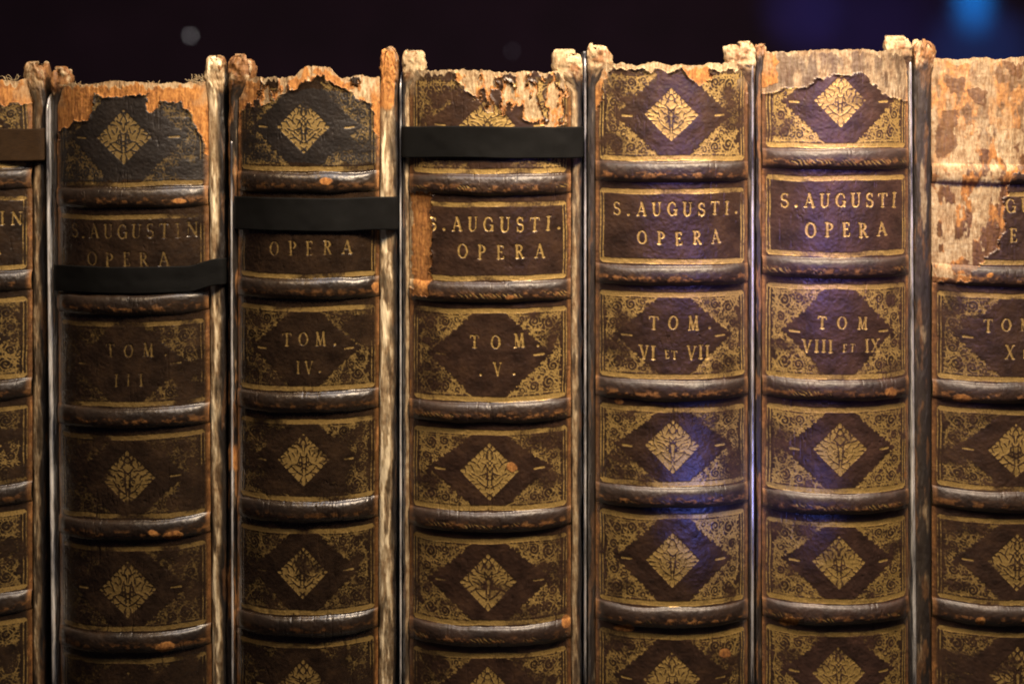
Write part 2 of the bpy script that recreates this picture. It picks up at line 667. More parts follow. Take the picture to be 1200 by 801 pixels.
def build_book(B):
    seed = B['seed']
    rnd = random.Random(seed)
    xl, xr = B['xl'] - VX, B['xr'] - VX
    xc, hw = (xl + xr) / 2, (xr - xl) / 2
    th = B.get('lean', 0.0)
    root = thing('leather_book', (0, 0, 0), B['label'], 'book', GROUP)
    root.location = ((xc - th * (ZB + PIV)) * S, 0, 0)
    root.rotation_euler = (0, math.atan(th), 0)

    def loc_x(px, z):
        v = (px - VX) * KC - xc - th * (z - PIV)
        for _ in range(4):
            y = -BULGE * (1 - min(1.0, abs(v) / hw) ** 2.5)
            v = (px - VX) * (D0 + y) / D0 - xc - th * (z - PIV)
        return v

    def zc_of(py):
        return (VY - py) * KC
    ztop = zc_of(B['top'])
    zbot = -ZB + 6
    bands_px = list(B['bands'])
    gap = (bands_px[-1] - bands_px[-2])
    bands_px += [bands_px[-1] + gap, bands_px[-1] + 2 * gap]
    bands = [zc_of(p + 1.5) for p in bands_px]
    bands = [b for b in bands if b > zbot + 60]

    nc = int(round(2 * hw / STEP)) + 1
    nr = int(round((ztop - zbot) / STEP)) + 1
    x = np.linspace(-hw, hw, nc)
    zr = np.linspace(ztop, zbot, nr)
    X, Z = np.meshgrid(x, zr)
    U = X / hw
    # ---------------- gold raster
    rx0, rz0 = -hw - 6, ztop + 8
    G = Raster(2 * hw + 12, rz0 - zbot + 10)
    Lb = np.zeros(G.a.shape, np.uint8)

    def paste(tile, x0, z0, fx, fz, sx=1.0, sz=1.0, code=0, region=None, gain=1.0):
        """tile with its origin at local (x0, z0); fx, fz = +-1 (fz=-1: downwards)"""
        h, w = int(tile.shape[0] * sz), int(tile.shape[1] * sx)
        ii = np.clip((np.arange(h) / sz).astype(int), 0, tile.shape[0] - 1)
        jj = np.clip((np.arange(w) / sx).astype(int), 0, tile.shape[1] - 1)
        t = tile[np.ix_(ii, jj)]
        rg = None if region is None else region[np.ix_(ii, jj)]
        c0 = int((x0 - rx0) * SS)
        r0 = int((rz0 - z0) * SS)
        cols_ = c0 + fx * np.arange(w)
        rows_ = r0 - fz * np.arange(h)
        okc = (cols_ >= 0) & (cols_ < G.a.shape[1])
        okr = (rows_ >= 0) & (rows_ < G.a.shape[0])
        ix = np.ix_(rows_[okr], cols_[okc])
        G.a[ix] = np.maximum(G.a[ix], t[np.ix_(okr, okc)] * gain)
        if rg is not None:
            sub = Lb[ix]
            sub[rg[np.ix_(okr, okc)] & (sub == 0)] = code
            Lb[ix] = sub

    def rule(x0, x1, z, r, code, gain=1.0):
        n = 14
        pts = [(x0 + (x1 - x0) * i / n - rx0, rz0 - z + rnd.uniform(-.35, .35)) for i in range(n + 1)]
        tmp = G.a.copy() if gain < 1 else None
        G.stroke(pts, r)
        if tmp is not None:
            G.a = np.maximum(tmp, G.a * gain)
        r0, r1 = int((rz0 - z - r - .8) * SS), int((rz0 - z + r + .8) * SS)
        Lb[max(r0, 0):r1, int((x0 - rx0) * SS):int((x1 - rx0) * SS)] = code

    def letters(text, px0, px1, py, hgt, code, size=None):
        """one line of lettering between two pixels, base line centred on py"""
        zmid = zc_of(py)
        hgt = hgt * .92
        x0, x1 = loc_x(px0, zmid), loc_x(px1, zmid)
        gl = []
        tot = 0
        for i, ch in enumerate(text):
            s = 1.0
            if ch in 'et':
                ch, s = ch.upper(), .62
            adv, st = glyph(ch)
            adv *= LW
            gl.append((adv * s, st, s, ch))
            tot += adv * s * hgt
        gapw = (x1 - x0 - tot) / max(1, len(gl) - 1)
        cx = x0
        for adv, st, s, ch in gl:
            h = hgt * s
            jy, ja = rnd.uniform(-.6, .6), rnd.uniform(-.045, .045)
            for pts, rad in st:
                pts = np.asarray(pts, float)
                qx = cx + (pts[:, 0] * LW + ja * (pts[:, 1] - .5)) * h
                qz = zmid - hgt / 2 + jy + (pts[:, 1] - ja * pts[:, 0]) * h
                rr = (np.asarray(rad) * h * (1.0 if s == 1 else 1.1)) if np.ndim(rad) else rad * h
                q = np.stack([qx - rx0, rz0 - qz], 1)
                if np.ndim(rr):
                    G.stroke(q, list(rr) if len(rr) == len(q) else list(np.interp(np.linspace(0, 1, len(q)), np.linspace(0, 1, len(rr)), rr)))
                else:
                    G.stroke(q, rr)
            c0, c1 = int((cx - rx0 - 1) * SS), int((cx + adv * hgt - rx0 + 1) * SS)
            r0, r1 = int((rz0 - zmid - hgt * .62) * SS), int((rz0 - zmid + hgt * .62) * SS)
            sub = Lb[r0:r1, max(c0, 0):c1]
            sub[G.a[r0:r1, max(c0, 0):c1] > .2] = code
            cx += adv * hgt + gapw

    panels = []          # (ztop, zbot, rule top z, rule bottom z)
    edges = [ztop] + bands + [zbot]
    for i in range(len(edges) - 1):
        a, b = edges[i], edges[i + 1]
        rt = a - (22 if i else 9)
        rb = b + (16 if i < len(edges) - 2 else 12)
        panels.append((a, b, rt, rb))
    fxw = hw * 0.905      # half width of the gilt frame
    for i, (a, b, rt, rb) in enumerate(panels):
        rule(-fxw, fxw, rt, 2.8, 1, .22 if i == 0 else 1)
        rule(-fxw, fxw, rb, 2.8, 2)
        for sgn in (-1, 1):
            for off, rad in ((0, .55), (3.2, .5)):
                G.stroke([(sgn * (fxw + off) - rx0, rz0 - rt), (sgn * (fxw + off) - rx0, rz0 - rb)], rad)
            ca, cb = sorted((sgn * (fxw - .8), sgn * (fxw + 4)))
            Lb[int((rz0 - rt + 4.5) * SS):int((rz0 - rb - 4.5) * SS), int((ca - rx0) * SS):int((cb - rx0) * SS) + 1] = 3 if sgn < 0 else 11
        if i == 1:
            continue
        h = rt - rb - 5
        sx = (hw / 92.0)
        sz = (h / 2 - .5) / CH
        for code, fx, fz in ((4, 1, -1), (5, -1, -1), (6, 1, 1), (7, -1, 1)):
            tile = CORNERS[(code * 3 + i + seed) % 4]
            yy, xx = np.mgrid[0:tile.shape[0], 0:tile.shape[1]] / SS
            paste(tile, -fx * (fxw - 2), rt - 2.5 if fz < 0 else rb + 2.5, fx, fz, sx, sz, code, yy < corner_limit(xx) + 1.0, rnd.uniform(.57, .73))
        zm = (rt + rb) / 2
        for sgn in (-1, 1):
            G.stroke([(sgn * hw * .66 - rx0, rz0 - zm), (sgn * hw * .545 - rx0, rz0 - zm + .6)], 1.3, 1.0)
        if i != 2:
            t, rg = DIAMONDS[(i + seed) % 4]
            dx = B.get('dx', 0) - 1 + rnd.uniform(-2, 2)
            s = min(1.0, hw / 92) * rnd.uniform(.96, 1.03)
            zm += rnd.uniform(-1.5, 1.5)
            paste(t, dx - (DW + 3) * s, zm + (DH + 3) * s, 1, -1, s, s, 8, rg)
    for text, px0, px1, py, hgt, code in B['text']:
        letters(text, px0, px1, py, hgt, code)
    # light box blur against stair-steps
    g = G.a
    g = (g + np.roll(g, 1, 0) + np.roll(g, -1, 0)) / 3
    g = (g + np.roll(g, 1, 1) + np.roll(g, -1, 1)) / 3
    # warp so that no line is ruler-straight
    wx = (fbm(X, Z, 30, 30, seed + 50, 2) - .5) * 2.2
    wz = (fbm(X, Z, 42, 30, seed + 60, 2) - .5) * 2.6
    gi = np.clip(((rz0 - Z + wz) * SS).astype(int), 0, g.shape[0] - 1)
    gj = np.clip(((X + wx - rx0) * SS).astype(int), 0, g.shape[1] - 1)
    gold = g[gi, gj]
    lab = Lb[gi, gj]
    # ---------------- relief
    prof = np.abs(U) ** 2.5
    Y = -BULGE * (1 - prof)
    band_t = np.zeros_like(X)
    crest = np.zeros_like(X)
    for k, zb in enumerate(bands):
        zw = zb + (fbm(X, np.full_like(X, k * 40.0), 45, 20, seed + 70 + k, 2) - .5) * 1.8
        hh = 11.2 + (fbm(X, np.full_like(X, k * 31.0), 30, 20, seed + 90 + k, 2) - .5) * 2.5
        s = (Z - zw) / hh
        bt = np.sqrt(np.clip(1 - np.abs(s) ** 2.3, 0, 1))
        flare = np.exp(-((Z - zw) / 17.0) ** 2) * .10
        band_t = np.maximum(band_t, np.maximum(bt, flare))
        crest = np.maximum(crest, np.exp(-((s + .28) / .34) ** 2) * (np.abs(s) < 1))
    endt = 1 - .45 * sstep(.86, 1.0, np.abs(U))
    Y = Y - HB * band_t * endt * (1 + .22 * (fbm(X, Z, 26, 14, seed + 5, 3) - .5))
    und = (fbm(X, Z, 60, 45, seed + 1, 3) - .5) * 2.6 + (fbm(X, Z, 11, 9, seed + 2, 3) - .5) * .55
    fine = (fbm(X, Z, 3.2, 2.6, seed + 3, 2) - .5) * .55
    Y = Y + und + fine
    # vertical cracks in the leather over the spine
    cr = np.abs(fbm(X, Z, 7, 90, seed + 8, 3) - .5)
    crack = (1 - sstep(0.0, .018, cr)) * sstep(.52, .62, fbm(X, Z, 50, 30, seed + 9, 2))
    Y = Y + crack * .7
    # ---------------- wear painted by place
    k_ = D0 / (D0 + Y)
    PX = VX + (X + xc + th * (Z - PIV)) * k_
    PY = VY - Z * k_
    jx = (fbm(X, Z, 9, 9, seed + 11, 4) - .5) * 13
    jy = (fbm(X, Z, 9, 11, seed + 12, 4) - .5) * 13
    tan = np.zeros_like(X)
    pale = np.zeros_like(X)
    stain = np.zeros_like(X)
    peel = np.zeros_like(X)
    for kind, poly in B.get('tears', []):
        m = in_poly(PX + jx, PY + jy, poly).astype(np.float32)
        nz = fbm(X, Z, 9, 20, seed + 14 + len(poly), 4)
        if kind in ('tan', 'pale', 'dull', 'brown'):
            peel = np.maximum(peel, m)
        if kind == 'mixed':
            peel = np.maximum(peel, m * (nz > .44))
        if kind == 'tan':
            tan = np.maximum(tan, m)
            pale = pale * (1 - m)
        elif kind == 'pale':
            pale = np.maximum(pale, m)
        elif kind == 'brown':
            tan = np.maximum(tan, m * (.22 + .7 * sstep(.46, .58, nz)))
        elif kind == 'dull':       # pale paper under a brown bloom
            pale = np.maximum(pale, m * (B.get('dull', .30) + .45 * sstep(.40, .60, fbm(X, Z, 9, 26, seed + 15, 4))))
        elif kind == 'grain':      # an island of the old leather left in place
            pale = pale * (1 - .85 * m)
            tan = np.maximum(tan * (1 - .8 * m), .25 * m)
        elif kind == 'blotch':     # cream flakes left on brown suede
            pale = np.maximum(pale, m * sstep(.44, .50, nz) * .95)
        elif kind == 'mixed':      # pale with islands of tan and leather
            tan = np.maximum(tan, m * sstep(.40, .47, nz))
            pale = np.maximum(pale, m * sstep(.50, .54, nz))
        elif kind == 'stain':
            stain = np.maximum(stain, in_poly(PX + jx * .7, PY + jy * .7, poly) * .8)
    for sx_, sy_, ax_, ay_ in B.get('spots', []):
        q = ((PX + jx * .35 - sx_) / ax_) ** 2 + ((PY + jy * .35 - sy_) / ay_) ** 2
        tan = np.maximum(tan, 1 - sstep(.7, 1.2, q))
    # worn head edge and shoulders
    head = ztop - Z
    pale = np.maximum(pale, (head + (fbm(X, Z, 6, 200, seed + 21, 3) - .5) * 14 < 4.5) * .85)
    pale = np.maximum(pale, sstep(.80, .96, np.abs(U) + (fbm(X, Z, 6, 8, seed + 19, 3) - .5) * .3) * (1 - sstep(14, 34, head)) * B.get('corner', .6))
    shoulder = sstep(.955, .985, np.abs(U) + (fbm(X, Z, 5, 16, seed + 22, 3) - .5) * .10)
    tan = np.maximum(tan, shoulder * B.get('edge', .5) * sstep(.42, .6, fbm(X, Z, 8, 30, seed + 23, 3)))
    # the bands are blackened and waxed, brown only where rubbed
    stain = np.maximum(stain, B.get('wax', .42) * np.clip(band_t * 1.5, 0, 1) * (1 - .75 * crest) * (band_t > .12))
    tan = np.maximum(tan, .3 * sstep(.93, .98, np.abs(U)))
    # rubbed brown crest of the bands, with remains of a gilt roll
    cn = fbm(X, Z, 6, 3.5, seed + 24, 3)
    tan = np.maximum(tan, crest * sstep(.50, .66, cn) * B.get('rub', .4))
    hatch = .5 + .5 * np.sin((X * .9 + Z * 1.1 + (fbm(X, Z, 8, 8, seed + 25, 2) - .5) * 7) * 1.25)
    hz = crest * sstep(.5, .9, hatch) * sstep(.46, .62, fbm(X, Z, 16, 7, seed + 26, 3)) * B.get('roll', .0)
    torn = np.clip(tan + pale, 0, 1)
    gold = gold * (1 - np.clip(torn * 1.2, 0, 1))
    gold = np.maximum(gold, hz * (1 - torn))
    # local rubbing of the gold
    rub = sstep(.30, .52, fbm(X, Z, 34, 26, seed + 27, 3))
    rub = np.where((lab == 9) | (lab == 10), np.maximum(rub, .72), rub)
    gold = gold * (.45 + .55 * rub)
    gold = gold * np.where((lab == 9) | (lab == 10), B.get('faint', 1.0), 1.0) * (1 - np.clip(peel, 0, 1))
    gold = gold * (1 - .5 * crack)
    fibre = fbm(X, Z, 2.6, 24, seed + 28, 3) - .5
    hard = (peel > .5).astype(np.float32)
    blur = hard.copy()
    for d_ in (1, 2, 3):
        blur = (blur + np.roll(blur, d_, 0) + np.roll(blur, -d_, 0) + np.roll(blur, d_, 1) + np.roll(blur, -d_, 1)) / 5
    rim = np.clip(blur * 2.2, 0, 1) * (1 - hard) * sstep(.35, .6, fbm(X, Z, 14, 14, seed + 29, 2)) * (band_t < .2) * B.get('lift', 1.0)
    big = np.clip(.8 * peel + .25 * pale, 0, 1)
    Y = Y - 2.2 * rim + 2.0 * big + fibre * 2.0 * big + gold * np.where((lab == 9) | (lab == 10), .75, .4)
    wear = np.stack([gold, tan, pale, stain], -1)
    # ---------------- ragged head
    zt = (fbm(X, np.zeros_like(X), 22, 10, seed + 30, 3) - .5) * 7 + (fbm(X, np.zeros_like(X), 3, 10, seed + 31, 2) - .5) * 3
    if 'peak' in B:
        for pxc, wd, hgt in B['peak']:
            zt = zt + hgt * np.exp(-((PX - pxc) / wd) ** 4)
    wgt = np.clip(1 - head / 26, 0, 1)
    Zf = Z + zt * wgt
    bow = np.zeros_like(X)
    Pos = np.stack([X, Y, Zf + bow + ZB], -1)
    mat = leather_material('aged_calf_leather', B['base'], B['worn'], B['gilt'], B.get('rough', .36))
    # ---------------- cut into parts
    row_mid = (zr[:-1] + zr[1:]) / 2
    faces_lab = lab[:-1, :-1].copy()
    code_names = {1: 'gilt_rule', 2: 'gilt_rule', 3: 'gilt_border', 11: 'gilt_border', 4: 'corner_ornament', 5: 'corner_ornament',
                  6: 'corner_ornament', 7: 'corner_ornament', 8: 'diamond_ornament', 9: 'lettering', 10: 'lettering'}
    # gilding that is torn away is no part
    ft = (torn[:-1, :-1] > .5)
    faces_lab[ft] = 0
    in_band = np.zeros(nr - 1, bool)
    for zb in bands:
        rows = (row_mid < zb + 14) & (row_mid > zb - 14)
        in_band |= rows
        m = np.zeros(faces_lab.shape, bool)
        m[rows] = True
        grid_part('raised_band', Pos, wear, m, mat, root)
    for i, (a, b, rt, rb) in enumerate(panels):
        rows = (row_mid <= a + 1) & (row_mid > b) & ~in_band
        m = np.zeros(faces_lab.shape, bool)
        m[rows] = True
        pm = grid_part('title_panel' if i == 1 else 'spine_panel', Pos, wear, m & (faces_lab == 0), mat, root)
        for code, nm in code_names.items():
            mm = m & (faces_lab == code)
            if mm.sum() > 12:
                grid_part(nm, Pos, wear, mm, mat, pm)
    # ---------------- head cap: the turned-over leather at the top
    n = 12
    t = np.linspace(0, 1, n)[:, None]
    Pc = np.repeat(Pos[:1], n, 0).copy()
    Wc = np.repeat(wear[:1], n, 0).copy()
    Pc[..., 1] += t * (26 + 20 * (1 - np.abs(U[0])[None]))
    Pc[..., 2] += 1.6 * np.sin(t * 3.14) - t * 9 + (fbm(X[:n], Z[:n] * 3, 8, 8, seed + 33, 2) - .5) * 2 * t
    grid_part('headcap', Pc[::-1], Wc[::-1], full(Pc), mat, root)
    # ---------------- boards, their worn leather edges, pages
    for side, key in ((-1, 'L'), (1, 'R')):
        bd = B[key]
        build_board(root, B, bd, side, xc, hw, th, mat, seed + (40 if side > 0 else 20), ztop)
    tb = (VY - B['top'] - 14)
    link('page_block', box_mesh('page_block', -hw + 3, hw - 3, 6, 700, 14, tb + ZB, 2), M_page, root)
    if 'threads' in B:
        paths = []
        for px0, py0, n_, ln in B['threads']:
            z0 = zc_of(py0)
            x0 = loc_x(px0, z0)
            for q in range(n_):
                a = rnd.uniform(.2, 2.9)
                p = np.array([x0 + rnd.uniform(-9, 9), -6.0 + rnd.uniform(-8, 6), z0 + ZB - 2])
                pts = [p.copy()]
                for s_ in range(9):
                    a += rnd.uniform(-.6, .6)
                    p = p + np.array([math.cos(a), rnd.uniform(-.3, .3), abs(math.sin(a)) * .8 - .15]) * ln / 9
                    pts.append(p.copy())
                paths.append(pts)
        for pth in paths:
            link('loose_thread', tube_mesh('loose_thread', [pth], .32), M_thread, root)
    return root


def build_board(root, B, bd, side, xc, hw, th, mat, seed, ztop):
    """a cover board: dense worn front edge by the joint, then the long plain side"""
    x_out = (bd['out'] - VX) - xc
    x_in = side * hw
    t = max(3.0, abs(x_out - x_in))
    # path in plan: (across from the inner face, depth)
    pts = []
    for y in np.linspace(40, 7, 20):
        pts.append((0, y))
    nfront = int(t / .7) + 14
    r = min(t / 2, 5)
    for k in range(nfront):
        s = -1 + 2 * k / (nfront - 1)
        pts.append((t / 2 * (1 + np.sign(s) * (1 - (1 - abs(s)) ** 1.6)), 3 - r * (1 - abs(s) ** 2.6) + bd.get('fwd', 0)))
    for y in np.linspace(7, 60, 30):
        pts.append((t, y))
    for y in (90, 140, 240, 400, 560, 720):
        pts.append((t, y))
    pts = np.array(pts)
    if side < 0:
        pts = pts[::-1]
    A = pts[:, 0]
    Dp = pts[:, 1]
    htop = VY - bd['top']
    hside = VY - B['top'] - 16
    zbot = -ZB + 1
    stepz = 1.0
    n = int((htop - zbot) / stepz)
    tt = np.linspace(0, 1, n)
    An, T = np.meshgrid(A, tt)
    Dn = np.repeat(Dp[None], n, 0)
    front = 1 - sstep(14, 44, Dn)
    topz = hside + (htop - hside) * front
    s_along = np.repeat(np.arange(len(A), dtype=float)[None] * .8, n, 0)
    nz = fbm(s_along, T * 0, 7, 9, seed + 1, 3) - .5
    topz = topz + (nz * 12 + (fbm(s_along, T * 0, 2.5, 9, seed + 16, 2) - .5) * 4) * (.3 + front)
    Z = topz + (zbot - topz) * T
    # the horn: leather turned in over the spine's corner
    above = Z - ztop
    horn = bd.get('horn', 12) * sstep(-30, 6, above + (fbm(s_along, Z, 9, 9, seed + 2, 2) - .5) * 14)
    inner = 1 - An / t
    front_face = (1 - sstep(18, 36, Dn))
    off = -horn * inner * front_face
    # rounding of the top edge
    hm = sstep(-26, 4, above) * front
    dtop = np.clip((topz - Z) / 11, 0, 1)
    roundoff = (1 - np.sqrt(np.clip(1 - (1 - dtop) ** 2, 0, 1))) * min(5.5, (t + bd.get('horn', 12)) * .32)
    off = off + roundoff * np.where(inner > .5, 1, -1) * .9
    Dn2 = Dn + roundoff * front
    # lumpy wear of the front edge
    lump = (fbm(s_along, Z, 8, 34, seed + 3, 4) - .5)
    lump2 = (fbm(s_along, Z, 3, 9, seed + 4, 3) - .5)
    fr = 1 - sstep(8, 30, Dn)
    off = off + (lump * 3.2 + lump2 * .7) * fr * min(1, t / 10) * bd.get('rough', 1)
    hl = fbm(s_along, Z, 9, 11, seed + 13, 3) - .5
    Dn2 = Dn2 - (lump * 3.2 + lump2 * .9) * fr - hm * (bd.get('horn', 12) * .22 + hl * 4)
    h2 = fbm(s_along, Z, 2.6, 5, seed + 15, 3) - .5
    off = off + hm * (hl * 7 + h2 * 3.5) * (.25 + .75 * inner)
    Dn2 = Dn2 - hm * h2 * 4
    lx = side * (hw + An + off)
    Xl = lx
    Pos = np.stack([Xl, Dn2, Z + ZB], -1)
    # wear
    wn = fbm(s_along, Z, 11, 42, seed + 5, 2)
    wf = fbm(s_along, Z, 2.5, 16, seed + 6, 3)
    band_ = np.exp(-(((An / t) - bd.get('pos', .30) + (wn - .5) * .45) / bd.get('wid', .30)) ** 4) * (1 - sstep(2, 12, Dn))
    lo = .74 - .36 * bd['pale']
    pale = (.26 * min(1, bd['pale']) + (1 - .26 * min(1, bd['pale'])) * sstep(lo, lo + .11, wn * .7 + wf * .3)) * band_ * min(1, .35 + bd['pale'] * .65)
    tan = sstep(.62 - .2 * bd.get('tan', .15), .72 - .2 * bd.get('tan', .15), fbm(s_along, Z, 8, 40, seed + 7, 4)) * (1 - sstep(2, 14, Dn)) * bd.get('tan', .15)
    hornm = sstep(-14, 2, above + (wf - .5) * 16) * (1 - sstep(10, 34, Dn))
    hp = bd.get('hornpale', .8)
    hn = fbm(s_along, Z, 5, 10, seed + 9, 4)
    pale = np.maximum(pale, hornm * sstep(.75 - .5 * hp, .85 - .45 * hp, hn))
    tan = np.maximum(tan, hornm * .5)
    for px, py0, py1 in bd.get('orange', []):
        zz0, zz1 = VY - py0, VY - py1
        m = sstep(zz1 - 4, zz1 + 4, Z + lump * 14) * (1 - sstep(zz0 - 4, zz0 + 4, Z + lump * 14)) * (1 - sstep(8, 20, Dn)) * (np.abs(An / t - px) < .45)
        tan = np.maximum(tan, m)
        pale = pale * (1 - m)
    pale = pale * (1 + bd.get('cream', 0) * sstep(.42, .6, fbm(s_along, Z, 5, 30, seed + 12, 4)))
    wear = np.stack([pale * 0, np.clip(tan, 0, 1), np.clip(pale, 0, 2), .80 * np.clip(1 - pale - tan, 0, 1)], -1)
    # close the top
    cap = Pos[:1].copy()
    cap[..., 0] = side * (hw + t / 2) + (cap[..., 0] - side * (hw + t / 2)) * .15
    Pos = np.concatenate([cap, Pos], 0)
    wear = np.concatenate([wear[:1], wear], 0)
    ob = grid_part('cover_board', Pos, wear, full(Pos), mat, root)
    return ob


DARK = dict(base=(.026, .0155, .0092), worn=(.050, .029, .0150))
MID = dict(base=(.043, .0230, .0150), worn=(.075, .040, .022))  # right-hand leather, base lightened for the haze of the case glass
VEILED = dict(base=(.052, .0275, .0205), worn=(.090, .046, .032))  # base lightened and tinted purple to carry the violet haze of the glass

